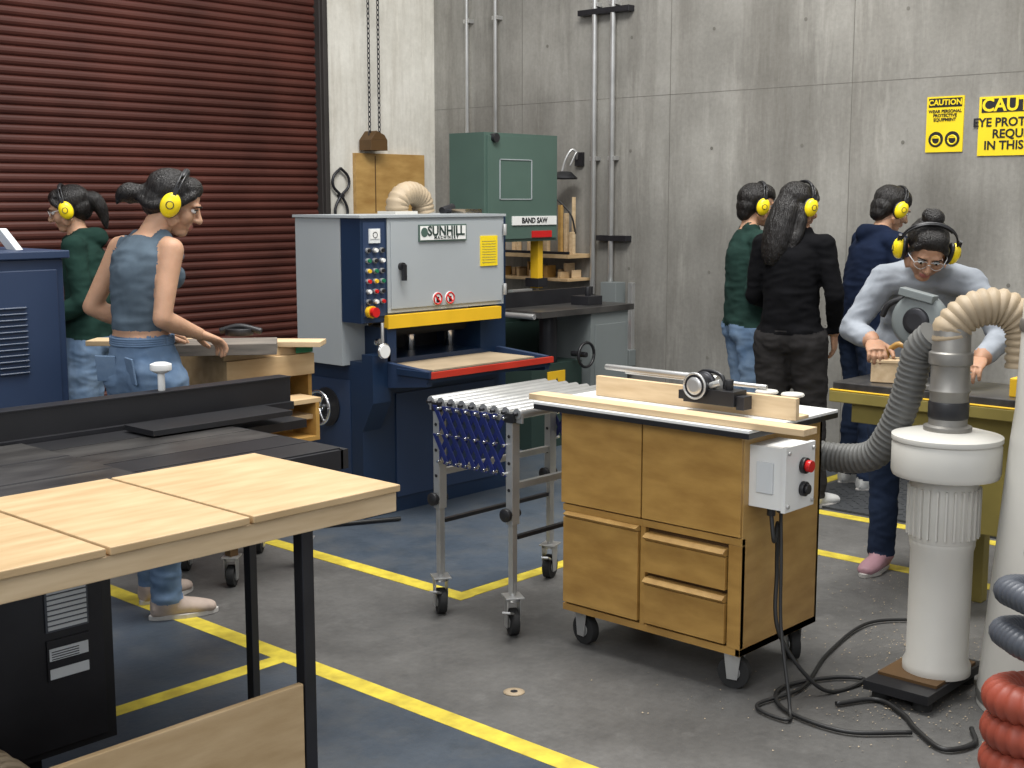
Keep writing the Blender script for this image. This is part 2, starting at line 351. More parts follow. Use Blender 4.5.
g.bx(3.675,3.697,2.12,2.95,.889,.962,'piney'); g.bx(3.697,3.76,2.12,2.95,.889,.9,'piney')
for y in(2.2,2.5,2.85): g.prism([(3.697,y,.9),(3.75,y,.9),(3.697,y,.955)],(0,.018,0),'pine')
g.cyl((3.76,2.48,.985),(3.76,2.97,.985),.011,'zinc'); g.cyl((3.79,2.3,.97),(3.79,2.9,.97),.008,'zinc')
g.bx(3.585,3.665,2.30,2.50,.925,.975,'black'); g.bx(3.6,3.65,2.27,2.3,.915,.96,'steel'); g.bx(3.6,3.66,2.5,2.53,.93,.96,'steel')
g.lathe([(.012,-.002),(.04,-.002),(.043,.004),(.043,.018),(.036,.022),(.036,.05),(.043,.054),(.043,.066),(.01,.07)],(3.565,2.44,.985),'steel',axis='x'); g.lathe([(.02,0),(.03,.004),(.03,.01)],(3.556,2.44,.985),'zinc',axis='x'); g.torus((3.563,2.44,.985),.042,.004,'zinc','x')
g.cyl((3.62,2.34,.975),(3.62,2.34,1.01),.014,'black'); g.cyl((3.6,2.4,.985),(3.6,2.36,1.0),.012,'zinc'); g.tube(cat([(3.63,2.36,.97),(3.63,2.38,1.02),(3.64,2.46,1.025),(3.66,2.52,.97)]),.007,'black')
for y in(2.3,2.2): g.lathe([(.036,0),(.04,.004),(.036,.010)],(3.79,y,.95),'whitep'); g.cyl((3.79,y,.889),(3.79,y,.95),.01,'zinc')
g.bx(3.50,3.67,2.06,2.18,.63,.83,'white'); g.bx(3.495,3.675,2.045,2.06,.625,.835,'white')
for x in(3.51,3.66):
    for z in(.645,.815): g.cyl((x,2.038,z),(x,2.05,z),.007,'zinc',n=10)
g.cyl((3.6,2.045,.765),(3.6,2.03,.765),.026,'black'); g.cyl((3.6,2.03,.765),(3.6,2.012,.765),.019,'redbtn')
g.cyl((3.6,2.045,.69),(3.6,2.03,.69),.024,'black'); g.cyl((3.6,2.03,.69),(3.6,2.02,.69),.016,'black')
g.bx(3.493,3.5,2.09,2.15,.68,.78,'paper')
for x in(3.54,3.6): g.cyl((x,2.12,.6),(x,2.12,.63),.014,'black')
g.done('rolling_router_cabinet',(3.7,2.5,0),.0025)
g=MB()
g.tube(cat([(3.54,2.12,.61),(3.53,2.1,.52),(3.6,2.13,.56),(3.62,2.14,.4),(3.58,2.1,.2),(3.66,1.98,.02),(3.85,1.93,.012),(3.8,2.02,.012),(3.6,2.1,.012),(3.45,2.0,.012),(3.42,1.78,.012),(3.55,1.62,.012)],10),.007,'cable',8)
g.tube(cat([(3.6,2.12,.61),(3.56,2.09,.45),(3.52,2.06,.25),(3.45,1.98,.03),(3.38,1.95,.012),(3.42,2.08,.012),(3.65,2.05,.012),(4.0,2.15,.012),(4.4,2.2,.012),(4.6,2.05,.012)],10),.006,'cable',8)
g.tube(cat([(3.6,1.9,.012),(3.72,1.82,.012),(3.66,1.7,.012),(3.58,1.62,.012),(3.5,1.5,.012),(3.6,1.45,.012),(3.70,1.50,.012)],10),.008,'cable',8)
g.done('power_cable',(3.6,2,0),0)

# ---------------------------------------------------------------- flexible roller conveyor
g=MB(); XA,XB,YA,YB=3.42,4.07,3.13,3.51
for x in(XA,XB):
    for y in(YA,YB):
        g.bx(x-.02,x+.02,y-.016,y+.016,.42,.83,'zinc'); g.bx(x-.013,x+.013,y-.011,y+.011,.16,.45,'zinc'); g.bx(x-.023,x+.023,y-.022,y+.022,.8,.835,'black')
        for zz in(.55,.65,.75): g.cyl((x-.023,y,zz),(x-.02,y,zz),.007,'black',n=8)
        g.cyl((x-.045,y,.46),(x+.03,y,.46),.016,'black'); g.lathe([(.01,0),(.025,.004),(.025,.02),(.01,.024)],(x-.05,y,.46),'black',axis='x')
        caster(g,x,y,1.0 if x==XA else .3,.05,.15); g.cyl((x,y,.14),(x,y,.2),.012,'zinc')
        g.box((x-.055,y-.03,.1),(.09,.03,.008),'zinc',(0,20,30))
for y in(YA,YB): g.bx(XA+.02,XB-.02,y-.01,y+.01,.55,.575,'zinc'); g.bx(XA+.02,XB-.02,y-.01,y+.01,.36,.375,'steel')
for x in(XA-.022,XB+.022):
    n=7; w=(YB-YA-.04)/n
    for i in range(n):
        ya=YA+.02+i*w
        for q in(0,1):
            for zz in(.60,.71):
                a,b=(ya-.01,ya+w+.01) if q else (ya+w+.01,ya-.01)
                g.prism([(x-(.004 if q else -.003),a,zz),(x-(.004 if q else -.003),a+.024,zz),(x-(.004 if q else -.003),b+.024,zz+.115),(x-(.004 if q else -.003),b,zz+.115)],(.004,0,0),'lattice')
    for i in range(n+1):
        for zz in(.61,.715,.815): g.cyl((x-.012,YA+.02+i*w,zz),(x+.01,YA+.02+i*w,zz),.006,'chrome',n=10)
for i in range(9):
    y=YA-.03+i*.056; g.cyl((XA-.01,y,.835),(XB+.01,y,.835),.02,'zinc',n=16); g.cyl((XA-.03,y,.835),(XB+.03,y,.835),.007,'steel',n=8)
g.bx(XA-.005,XA+.005,YA-.05,YB+.05,.80,.83,'zinc'); g.bx(XB-.005,XB+.005,YA-.05,YB+.05,.80,.83,'zinc')
g.done('roller_conveyor',(3.7,3.3,0),.0015)

# ---------------------------------------------------------------- wide belt sander
YS=5.30
g=MB(); 
g.bx(4.2,5.25,4.86,YS-.02,0,.80,'navy'); g.bx(4.15,4.32,4.95,YS,.78,1.51,'lgrey'); g.bx(4.3,5.17,4.95,YS,1.0,1.51,'lgrey'); g.bx(5.05,5.25,4.86,YS-.01,.8,1.51,'navy')
g.bx(4.30,5.10,5.2,5.29,.8,1.0,'black')
g.bx(4.15,4.32,4.80,4.945,1.0,1.515,'navy'); g.bx(4.325,5.17,4.80,4.945,1.04,1.512,'lgrey'); g.bx(4.345,5.15,4.794,4.80,1.06,1.49,'lgrey')
g.bx(4.14,5.18,4.79,YS+.01,1.512,1.525,'lgrey')
g.bx(4.30,5.12,4.77,4.81,.965,1.03,'yellow'); g.bx(4.3,4.36,4.78,4.96,.8,.97,'navy')
g.prism([(4.2,4.86,.45),(4.2,4.86,.84),(4.2,4.78,.84),(4.2,4.78,.6)],(.12,0,0),'navy')
g.bx(4.33,5.18,4.50,5.28,.735,.765,'navy'); g.bx(4.37,5.12,4.53,5.28,.765,.775,'tan')
g.prism([(4.30,4.50,.70),(4.30,4.50,.775),(4.30,4.86,.80),(4.30,4.86,.66)],(.035,0,0),'navy2'); g.prism([(5.17,4.50,.70),(5.17,4.50,.775),(5.17,4.86,.80),(5.17,4.86,.66)],(.035,0,0),'navy2')
g.cyl((4.33,4.51,.745),(5.18,4.51,.745),.026,'steel'); g.bx(4.30,5.205,4.468,4.486,.742,.772,'red'); g.bx(4.285,4.30,4.468,4.7,.745,.775,'navy'); g.bx(4.30,5.2,4.486,4.5,.72,.745,'navy')
for x in(4.45,4.75,5.05): g.cyl((x,5.1,.8),(x,5.1,1.0),.03,'chrome')
g.cyl((4.36,5.0,.93),(5.08,5.0,.93),.035,'rubber')
g.bx(4.42,5.15,4.852,4.86,.08,.62,'navy2'); g.bx(4.196,4.2,4.95,5.25,.1,.7,'navy2')
g.lathe([(.1,0),(.1,.01),(.085,.012)],(4.19,5.13,.55),'black',axis='x'); g.cyl((4.15,5.13,.55),(4.2,5.13,.55),.02,'chrome'); g.torus((4.14,5.13,.55),.085,.009,'chrome','x')
for a in range(3): g.cyl((4.14,5.13,.55),(4.14,5.13+.085*math.cos(a*2.09),.55+.085*math.sin(a*2.09)),.006,'chrome',n=8)
g.cyl((4.25,4.80,.9),(4.25,4.78,.9),.02,'chrome'); g.cyl((4.25,4.76,.86),(4.25,4.74,.86),.033,'white'); g.torus((4.25,4.75,.86),.035,.006,'chrome','y'); g.cyl((4.25,4.76,.86),(4.25,4.76,1.0),.008,'zinc')
g.bx(4.165,4.305,4.796,4.80,1.03,1.49,'navy2')
g.bx(4.20,4.27,4.788,4.796,1.39,1.46,'paper'); g.bx(4.205,4.265,4.786,4.789,1.41,1.455,'white')
g.torus((4.235,4.786,1.43),.014,.002,'black','y',12,5)
for r in range(6):
    for c in range(3):
        z=1.355-r*.05; xx=4.19+c*.045; mm=['black','redbtn','greenbtn','white','yellow'][(r*2+c*3)%5] if c<2 or r%2 else 'black'
        g.cyl((xx,4.796,z),(xx,4.782,z),.013,'zinc',n=14); g.cyl((xx,4.785,z),(xx,4.772,z),.0095,mm,n=14)
g.cyl((4.2,4.796,1.055),(4.2,4.77,1.055),.03,'yellow'); g.cyl((4.2,4.77,1.055),(4.2,4.745,1.055),.024,'redbtn')
g.bx(4.53,4.87,4.786,4.795,1.39,1.475,'green'); g.bx(4.537,4.863,4.784,4.787,1.397,1.468,'white'); g.text('SUNHILL',(4.72,4.783,1.440),.068,'dgreen',(1,0,0),(0,0,1)); g.text('M A C H I N E R Y',(4.72,4.783,1.408),.022,'dgreen',(1,0,0),(0,0,1)); g.lathe([(.024,0),(.024,.003)],(4.565,4.783,1.436),'green',axis='y')
g.bx(4.98,5.11,4.788,4.795,1.25,1.41,'signyel')
for i in range(9): g.bx(4.99,5.095,4.787,4.789,1.268+i*.014,1.270+i*.014,'greywood')
for xx in(4.66,4.75): g.cyl((xx,4.795,1.095),(xx,4.789,1.095),.033,'white',n=24); g.torus((xx,4.788,1.095),.028,.004,'redbtn','y'); g.box((xx,4.788,1.095),(.05,.003,.008),'redbtn',(0,45,0)); g.box((xx,4.789,1.09),(.02,.002,.03),'black')
g.cyl((4.41,4.795,1.27),(4.41,4.775,1.27),.02,'black'); g.bx(4.4,4.42,4.76,4.78,1.2,1.28,'black')
for z in(1.12,1.44): g.cyl((5.165,4.785,z-.03),(5.165,4.785,z+.03),.01,'zinc')
g.hose([(4.70,5.13,1.52),(4.70,5.13,1.58),(4.74,5.13,1.625),(4.82,5.14,1.635),(4.89,5.15,1.60),(4.91,5.15,1.53)],.062,'tan',.024,.1)
g.bx(4.62,4.78,5.06,5.2,1.525,1.54,'whitep')
g.bx(5.03,5.16,4.95,5.1,1.525,1.55,'chrome'); g.cyl((5.0,5.1,1.54),(5.1,5.12,1.56),.02,'steel')
g.cyl((4.3,4.7,.015),(3.9,4.9,.015),.01,'cable')
g.done('wide_belt_sander',(4.7,5.1,0),.004)

# ---------------------------------------------------------------- band saw
g=MB(); 
g.bx(6.17,6.90,5.90,6.22,1.32,2.035,'green'); g.bx(6.19,6.88,5.885,5.90,1.34,2.015,'green')
g.bx(6.17,6.36,5.93,6.24,.9,1.35,'green'); g.bx(6.17,6.95,5.90,6.24,.0,.82,'dgreen'); g.bx(6.2,6.92,5.885,5.9,.06,.78,'dgreen')
g.bx(6.36,7.0,5.835,6.25,.90,.94,'iron'); g.bx(6.5,6.85,5.86,6.1,.82,.9,'steel')
for e in((6.3,6.62,1.6,1.606),(6.3,6.62,1.86,1.866)): g.bx(e[0],e[1],5.880,5.886,e[2],e[3],'lgrey')
for e in(6.3,6.614): g.bx(e,e+.006,5.880,5.886,1.6,1.866,'lgrey')
g.bx(6.42,6.87,5.876,5.886,1.43,1.49,'white'); g.text('BAND SAW',(6.64,5.874,1.46),.05,'black',(1,0,0),(0,0,1))
g.bx(6.62,6.82,5.876,5.886,1.345,1.39,'redbtn')
g.bx(6.76,6.81,5.95,6.02,.99,1.34,'yellow'); g.bx(6.785,6.79,5.97,5.99,.9,1.32,'zinc'); g.bx(6.74,6.84,5.93,6.05,1.0,1.06,'steel'); g.bx(6.4,6.6,5.86,5.9,.94,1.0,'zinc')
g.cyl((6.25,5.86,2.0),(6.25,5.9,2.0),.03,'black')
g.done('band_saw',(6.5,6.05,0),.006)
g=MB(); g.bx(6.62,7.02,5.36,5.78,0,.86,'mgrey'); g.bx(6.1,6.6,5.42,5.74,.0,.55,'dgreen'); g.bx(6.1,7.06,5.34,5.80,.86,.90,'iron'); g.bx(6.12,7.06,5.70,5.74,.9,1.0,'steel'); g.cyl((6.08,5.38,.87),(6.08,5.78,.87),.018,'zinc'); g.bx(6.66,6.98,5.352,5.36,.1,.78,'mgrey'); g.bx(6.25,6.42,5.41,5.42,.32,.5,'yellow'); g.prism([(6.28,5.408,.34),(6.39,5.408,.34),(6.335,5.408,.46)],(0,.003,0),'black')
g.cyl((6.35,5.5,.55),(6.35,5.5,.86),.06,'steel'); g.bx(6.7,6.85,5.45,5.6,.9,.96,'steel'); g.cyl((6.78,5.52,.96),(6.78,5.52,1.02),.02,'black'); g.cyl((6.5,5.3,.6),(6.5,5.42,.6),.018,'steel'); g.torus((6.5,5.3,.6),.08,.01,'black','y')
g.done('jointer',(6.6,5.57,0),.005)

# ---------------------------------------------------------------- table saw + assembly table
g=MB()
g.bx(.1,1.86,3.0,3.74,.825,.862,'iron'); 
for y in(3.2,3.45): g.bx(.1,1.86,y,y+.012,.8615,.863,'black')
for x in(.95,1.4): g.bx(x,x+.004,3.0,3.74,.8615,.863,'black')
for i in range(5): g.bx(1.87,2.50,3.0+i*.152,3.0+i*.152+.144,.825,.854,'iron' if i in(2,3) else 'black')
g.bx(1.87,2.5,2.985,3.0,.79,.85,'steel'); g.bx(2.49,2.52,2.985,3.76,.79,.85,'black')
g.bx(.1,2.92,3.78,3.84,.865,.955,'black'); g.bx(.1,2.92,3.76,3.86,.84,.868,'steel'); g.bx(.1,2.92,3.775,3.845,.955,.96,'steel')
g.bx(2.2,2.75,3.55,3.72,.86,.878,'black'); g.bx(2.55,2.85,3.6,3.76,.8,.83,'black')
g.cyl((2.4,3.81,.96),(2.4,3.81,1.03),.012,'white'); g.lathe([(.02,0),(.036,.01),(.036,.03),(.02,.036)],(2.4,3.81,1.02),'white')
g.bx(.7,1.60,2.99,3.6,.28,.82,'black'); g.bx(.7,1.60,2.80,2.99,.28,.79,'black'); g.bx(.85,1.45,2.9,3.5,0,.28,'black'); g.bx(1.2,1.57,2.79,2.80,.3,.76,'steel')
g.bx(1.42,1.53,2.785,2.79,.59,.72,'bhose')
for i in range(10): g.bx(1.425,1.525,2.783,2.786,.595+i*.0125,.604+i*.0125,'paper')
g.bx(1.42,1.53,2.785,2.79,.47,.57,'steel'); g.bx(1.425,1.525,2.783,2.786,.52,.55,'paper'); g.bx(1.425,1.525,2.783,2.786,.475,.5,'paper')
for i in range(4): g.bx(1.43,1.5,2.781,2.784,.523+i*.006,.525+i*.006,'black')
g.bx(1.15,1.32,3.3,3.38,.863,.875,'red'); g.cyl((1.3,3.3,.87),(1.42,3.27,.88),.012,'red')
for x in(.2,1.7): g.bx(x,x+.04,3.65,3.69,0,.83,'black')
g.cyl((1.6,2.95,.6),(1.66,2.95,.5),.02,'black')
g.done('table_saw',(1.5,3.3,0),.003)
g=MB()
for a,b in((.2,.94),(.95,1.345),(1.355,1.705),(1.715,2.165)): g.bx(a,b,2.365,2.975,.872,.890,'ply')
g.bx(.2,2.16,2.375,2.41,.820,.870,'pine'); g.bx(.2,2.16,2.93,2.965,.820,.870,'pine')
for x in(.25,.9,1.5,2.12): g.bx(x,x+.036,2.41,2.93,.820,.870,'piney')
g.bx(1.885,1.92,2.41,2.445,0,.82,'steel'); g.bx(2.11,2.135,2.935,2.965,0,.82,'black'); g.bx(.3,.345,2.40,2.445,0,.82,'steel'); g.bx(.3,.33,2.935,2.965,0,.82,'steel')
g.bx(.345,1.88,2.41,2.428,.1,.435,'ply'); g.bx(.33,1.9,2.43,2.93,.08,.1,'steel')
g.tube([(1.22+.055*math.cos(t*.5),2.6+t*.003,.33+.055*math.sin(t*.5)) for t in range(60)],.01,'tan',8); g.bx(1.14,1.3,2.6,2.78,.1,.27,'amberdk')
g.done('assembly_table',(1.5,2.6,0),.0025)

g=MB(); g.bx(1.2,2.49,4.6,5.3,.08,1.38,'navy2'); g.bx(1.18,2.51,4.58,5.32,1.38,1.41,'navy2'); g.bx(1.3,2.46,4.59,4.6,.2,1.34,'navy2')
for i in range(12): g.box((2.27,4.585,.96+i*.022),(.12,.012,.008),'navy',(25,0,0))
g.bx(1.2,2.47,4.6,5.3,0,.08,'black'); g.prism([(2.42,4.75,1.40),(2.40,4.85,1.49),(2.37,4.85,1.49),(2.39,4.75,1.40)],(.0,.08,0),'paper')
g.cyl((1.9,5.0,1.41),(1.9,5.0,1.43),.1,'steel')
g.done('thickness_planer',(1.9,4.9,0),.012)

g=MB(); 
g.bx(3.05,3.5,4.38,4.78,.95,.985,'ply'); g.bx(3.05,3.07,4.38,4.78,.62,.95,'ply'); g.bx(3.48,3.5,4.38,4.78,.62,.95,'amber'); g.bx(3.07,3.48,4.76,4.78,.62,.95,'amber'); g.bx(3.05,3.5,4.38,4.78,.60,.62,'ply'); g.bx(3.05,3.5,4.36,4.38,.86,.95,'ply')
g.bx(3.07,3.48,4.38,4.40,.62,.7,'amber')
for x in(3.06,3.45):
    for y in(4.39,4.73): g.bx(x,x+.04,y,y+.04,.13,.6,'amberdk'); caster(g,x+.02,y+.02,.7,.045,.13)
g.bx(3.05,3.42,4.22,4.36,.76,.78,'ply'); g.bx(3.08,3.40,4.24,4.36,.69,.71,'ply'); g.bx(3.06,3.08,4.22,4.38,.62,.76,'amber'); g.bx(3.39,3.41,4.22,4.38,.62,.76,'amber'); g.bx(3.06,3.41,4.22,4.38,.60,.62,'amber')
g.bx(3.40,3.49,4.355,4.36,.955,.98,'greenbtn')
g.done('wooden_work_stand',(3.3,4.6,0),.003)
g=MB(); g.box((0,0,0),(1.0,.14,.022),'pine'); o=g.done('pine_board',bevel=.002); o.location=(3.17,4.67,.998); o.rotation_euler[2]=math.radians(-50)
g=MB(); g.box((0,0,0),(.42,.24,.045),'greywood'); o=g.done('weathered_board',bevel=.002); o.location=(3.06,4.385,1.010); o.rotation_euler[2]=math.radians(-38)
g=MB(); g.lathe([(.01,0),(.06,0),(.06,.03),(.01,.03)],(3.36,4.7,1.012),'black'); g.tube(cat([(3.3,4.76,1.03),(3.36,4.7,1.05),(3.42,4.62,1.03)]),.014,'black'); g.done('hand_sander',(3.36,4.7,1.01),.003)

# ---------------------------------------------------------------- dust collector
g=MB(); cx,cy=3.95,1.73
g.box((cx-.02,cy+.03,.05),(.42,.22,.03),'black',(0,0,0)); g.bx(cx-.15,cx+.15,cy-.07,cy+.13,.06,.075,'amberdk')
for a,b in((-.18,-.04),(.14,-.04),(-.18,.1),(.14,.1)): g.cyl((cx+a,cy+b,0),(cx+a,cy+b,.04),.03,'rubber')
g.lathe([(.108,.07),(.108,.10),(.098,.12),(.098,.48),(.103,.5),(.103,.52)],(cx,cy,0),'whitep')
g.lathe([(.10,.5),(.105,.52),(.105,.70),(.1,.72)],(cx,cy,0),'whitep')
for i in range(26):
    a=2*math.pi*i/26; g.box((cx+.108*math.cos(a),cy+.108*math.sin(a),.61),(.014,.006,.16),'whitep',(0,0,math.degrees(a)))
g.lathe([(.1,.71),(.165,.725),(.17,.74),(.17,.825),(.165,.835),(.172,.84),(.172,.855),(.12,.868),(.06,.872)],(cx,cy,0),'whitep',n=48)
g.lathe([(.075,.87),(.075,.885),(.06,.89),(.06,.99),(.066,1.0),(.06,1.01),(.06,1.08),(.068,1.085),(.068,1.12),(.06,1.125),(.058,1.2)],(cx,cy,0),'galv')
g.box((cx-.03,cy-.06,.55),(.05,.02,.08),'black')
g.lathe([(.061,0),(.063,.005),(.063,.05),(.061,.055)],(cx,cy,.91),'black')
g.hose([(cx,cy,1.16),(cx+.0,cy,1.20),(cx+.03,cy-.05,1.255),(cx+.08,cy-.12,1.265),(cx+.11,cy-.18,1.21),(cx+.115,cy-.19,1.08)],.06,'tan',.024,.12,20)
g.done('dust_collector_blower',(cx,cy,0),.003)
g=MB(); g.hose([(3.985,2.34,.73),(4.03,2.16,.71),(4.02,2.02,.74),(4.01,1.95,.83),(4.0,1.90,.95),(3.99,1.87,1.06),(3.98,1.85,1.12),(3.97,1.80,1.17)],.052,'ghose',.02,.14,18); g.done('flexible_dust_hose',(4,2,.8),0)
g=MB(); g.lathe([(.27,0),(.27,.02),(.21,.85),(.2,.95),(.185,1.55),(.17,1.62),(.13,1.67),(.05,1.69)],(4.08,1.355,0),'whitep',n=56); g.lathe([(.273,.02),(.27,.05)],(4.08,1.355,0),'galv'); g.lathe([(.197,1.2),(.2,1.21),(.2,1.23),(.196,1.24)],(4.08,1.355,0),'galv',n=56); g.done('cyclone_dust_separator',(4.08,1.355,0),.002)
bx_,by_=3.43,1.18
g=MB(); g.hose([(bx_+.125*math.cos(i*.5),by_+.125*math.sin(i*.5),.055+i*.0072) for i in range(34)],.052,'bucket',.03,.16,16); g.done('coiled_red_duct_hose',(bx_,by_,0),0)
g=MB(); pts=[]
for i in range(30):
    a=i*.45+.6; q=i/33; pts.append((bx_+.02+(.13+.02*math.sin(i*1.3))*math.cos(a),by_+(.14-.02*q)*math.sin(a),.39+i*.0085+.02*math.sin(a)))
g.hose(pts,.038,'bhose',.02,.13,14); g.done('coiled_vacuum_hose',(bx_,by_,.33),0)

# ---------------------------------------------------------------- right bench
g=MB(); g.bx(4.65,5.05,1.35,2.52,.84,.88,'iron'); g.bx(4.64,5.06,1.34,2.53,.8,.845,'olive'); g.bx(4.64,5.06,1.34,2.53,.845,.852,'yellow')
for y in(1.42,2.0): 
    g.bx(4.68,4.74,y,y+.06,0,.8,'olive'); g.bx(4.96,5.02,y,y+.06,0,.8,'olive')
g.bx(4.7,5.0,1.5,2.0,.35,.8,'olive'); g.bx(4.68,5.02,2.0,2.45,.72,.8,'olive')
g.bx(4.7,4.9,1.42,1.75,.88,.97,'olive'); g.bx(4.72,4.98,1.8,1.84,.88,.95,'yellow')
g.done('machine_bench',(4.85,1.9,0),.004)
g=MB(); c=V((4.80,2.33,.922))
g.box(c,(.11,.17,.08),'pine',(0,0,17)); g.box(c+V((0,0,.045)),(.12,.18,.014),'piney',(0,0,17)); g.box(c+V((0.01,-.07,.07)),(.03,.04,.05),'amber',(0,0,17)); g.cyl(c+V((-.056,.03,0)),c+V((-.062,.03,0)),.012,'amberdk',n=12)
g.tube(cat([c+V((0,-.06,.05)),c+V((0,-.05,.095)),c+V((0,-.01,.11)),c+V((0,.03,.08)),c+V((0,.04,.05))]),.012,'amber')
g.done('wooden_push_block',c,.003)
g=MB(); c=V((4.70,2.19,1.14))
g.lathe([(.02,-.03),(.085,-.03),(.105,-.02),(.11,.0),(.105,.03),(.09,.045),(.02,.05)],c,'mgrey',axis='x'); g.lathe([(.03,-.045),(.05,-.04),(.055,-.028)],c,'steel',axis='x'); g.cyl(c+V((.04,-.02,0)),c+V((.14,-.06,.0)),.045,'black'); g.box(c+V((.02,-.08,-.14)),(.05,.05,.24),'galv'); g.box(c+V((.02,-.08,-.249)),(.12,.12,.02),'galv'); g.box(c+V((.02,-.05,-.05)),(.04,.08,.04),'galv'); g.tube(cat([c+V((0,.05,.09)),c+V((-.01,.12,.06)),c+V((-.01,.15,.01))]),.012,'black'); g.box(c+V((-.02,-.0,.10)),(.05,.14,.03),'mgrey',(12,0,0)); g.done('bench_grinder_head',c,.003)

# ================================================================= PEOPLE
def vox(mb,size,smooth=4,fac=.5):
    bmesh.ops.recalc_face_normals(mb.bm,faces=mb.bm.faces[:])
    me=bpy.data.meshes.new('tmp'); mb.bm.to_mesh(me); mb.bm.free()
    o=bpy.data.objects.new('tmp',me); COL.objects.link(o)
    r=o.modifiers.new('r','REMESH'); r.mode='VOXEL'; r.voxel_size=size; r.use_smooth_shade=True
    if smooth: s=o.modifiers.new('s','SMOOTH'); s.factor=fac; s.iterations=smooth
    dg=bpy.context.evaluated_depsgraph_get(); out=bpy.data.meshes.new_from_object(o.evaluated_get(dg))
    bpy.data.objects.remove(o); bpy.data.meshes.remove(me); out.materials.clear()
    for p in out.polygons: p.use_smooth=True
    return out
def centers(me):
    a=np.empty(len(me.polygons)*3); me.polygons.foreach_get('center',a); return a.reshape(-1,3)
def link(me,name,par,mats):
    for m in mats: me.materials.append(M[m])
    o=bpy.data.objects.new(name,me); COL.objects.link(o); o.parent=par; return o
class Body:
    def __init__(s): s.g=MB(); s.segs=[]
    def rings(s,R,label,n=22):
        prev=None
        for (c,ax,rx,ay,ry) in R:
            c=V(c); cur=[s.g.bm.verts.new(c+ax*(rx*math.cos(2*math.pi*j/n))+ay*(ry*math.sin(2*math.pi*j/n))) for j in range(n)]
            if prev:
                for j in range(n): s.g.face([prev[j],prev[(j+1)%n],cur[(j+1)%n],cur[j]],'skin')
            else: s.g.face(cur[::-1],'skin')
            prev=cur
        s.g.face(prev,'skin')
        for i in range(len(R)-1):
            a,b=R[i],R[i+1]; s.segs.append((np.array(a[0]),np.array(b[0]),np.array(a[1]),np.array(a[3]),a[2],b[2],a[4],b[4],label if isinstance(label,str) else label[i]))
    def limb(s,P,r,labels,k=4):
        P=[V(p) for p in P]
        for i in range(len(P)):
            s.g.ell(P[i],r[i],'skin',seg=16,rg=10)
        for i in range(len(P)-1):
            t=(P[i+1]-P[i]).normalized(); a=V((1,0,0)) if abs(t.x)<.8 else V((0,1,0)); u=t.cross(a).normalized(); w=t.cross(u)
            lb=labels if isinstance(labels,str) else labels[i]
            s.rings([(P[i],u,r[i],w,r[i]),(P[i+1],u,r[i+1],w,r[i+1])],lb,16)
    def finish(s,voxel,par,name,lab2mat,smooth=5,wr=.0065):
        me=vox(s.g,voxel,smooth); 
        co=np.empty(len(me.vertices)*3); me.vertices.foreach_get('co',co); co=co.reshape(-1,3)
        def classify(C):
            best=np.full(len(C),1e9); lab=np.zeros(len(C),int)
            names=list(lab2mat.keys())
            for p0,p1,ax,ay,rx0,rx1,ry0,ry1,l in s.segs:
                d=p1-p0; L=np.linalg.norm(d)+1e-9; d=d/L; v=C-p0; t=v@d; tc=np.clip(t,0,L); e=np.abs(t-tc); f=tc/L
                rx=rx0+(rx1-rx0)*f; ry=ry0+(ry1-ry0)*f; w=v-np.outer(t,d); u1=w@ax/rx; u2=w@ay/ry; q=np.sqrt(u1*u1+u2*u2)
                rad=(q-1)*np.minimum(rx,ry); dd=np.where(e>0,np.maximum(rad,0)+e*1.2-.001,rad)
                m=dd<best; best[m]=dd[m]; lab[m]=names.index(l)
            return lab,names
        lab,names=classify(co)
        if wr:
            me.update(); 
            for i,v in enumerate(me.vertices):
                if names[lab[i]] in('top','pants'):
                    c=v.co; n=noise.noise(V((c.x*9,c.y*9,c.z*17)))+.7*(.5-abs(noise.noise(V((c.x*11+5,c.y*11,c.z*26)))))*1.6+.3*noise.noise(V((c.x*22,c.y*22,c.z*34)))-.4
                    co[i]+=np.array(v.normal)*n*wr
            me.vertices.foreach_set('co',co.ravel())
        lab,names=classify(centers(me))
        o=link(me,name,par,[lab2mat[n] for n in names]); me.polygons.foreach_set('material_index',lab.astype(np.int32)); me.update()
        return o
def hand(par,name,wrist,d,n,side,curl=25,skin='skin',s=1.0,spread=1.0):
    b=Body(); f=V(d).normalized(); n=V(n); n=(n-f*n.dot(f)).normalized(); t=f.cross(n)*(-1 if side=='R' else 1); w=V(wrist)
    b.rings([(w-f*.03*s,t,.026*s,n,.02*s),(w,t,.028*s,n,.019*s),(w+f*.03*s,t,.037*s,n,.017*s),(w+f*.07*s,t,.041*s,n,.0145*s),(w+f*.09*s,t,.038*s,n,.011*s)],'skin')
    for off,L,sp in((.030,.072,.12),(.0105,.080,.03),(-.010,.074,-.05),(-.028,.058,-.15)):
        p=w+f*.075*s+t*off*s; pts=[p-f*.015*s]; a=0; q=p; dirn=(f+t*sp*spread).normalized()
        for k,l in enumerate((.46,.30,.24)):
            a+=math.radians(curl*(.7 if k==0 else 1.1)); q=q+(dirn*math.cos(a)-n*math.sin(a))*L*l*s; pts.append(q)
            if k==0: pts[0]=p
        b.limb([w+f*.06*s+t*off*s*.9]+pts,[.0095*s,.0098*s,.0088*s,.0082*s,.007*s],'skin')
    th=(f*.55+t*.8-n*.25).normalized(); p0=w+f*.018*s+t*.02*s; p1=p0+th*.042*s; p2=p1+(th*.5+f*.75-n*.15).normalized()*.034*s; p3=p2+(f-n*.2).normalized()*.026*s
    b.limb([p0,p1,p2,p3],[.017*s,.0125*s,.0105*s,.0085*s],'skin')
    return b.finish(.0035,par,name,{'skin':skin},2,0)
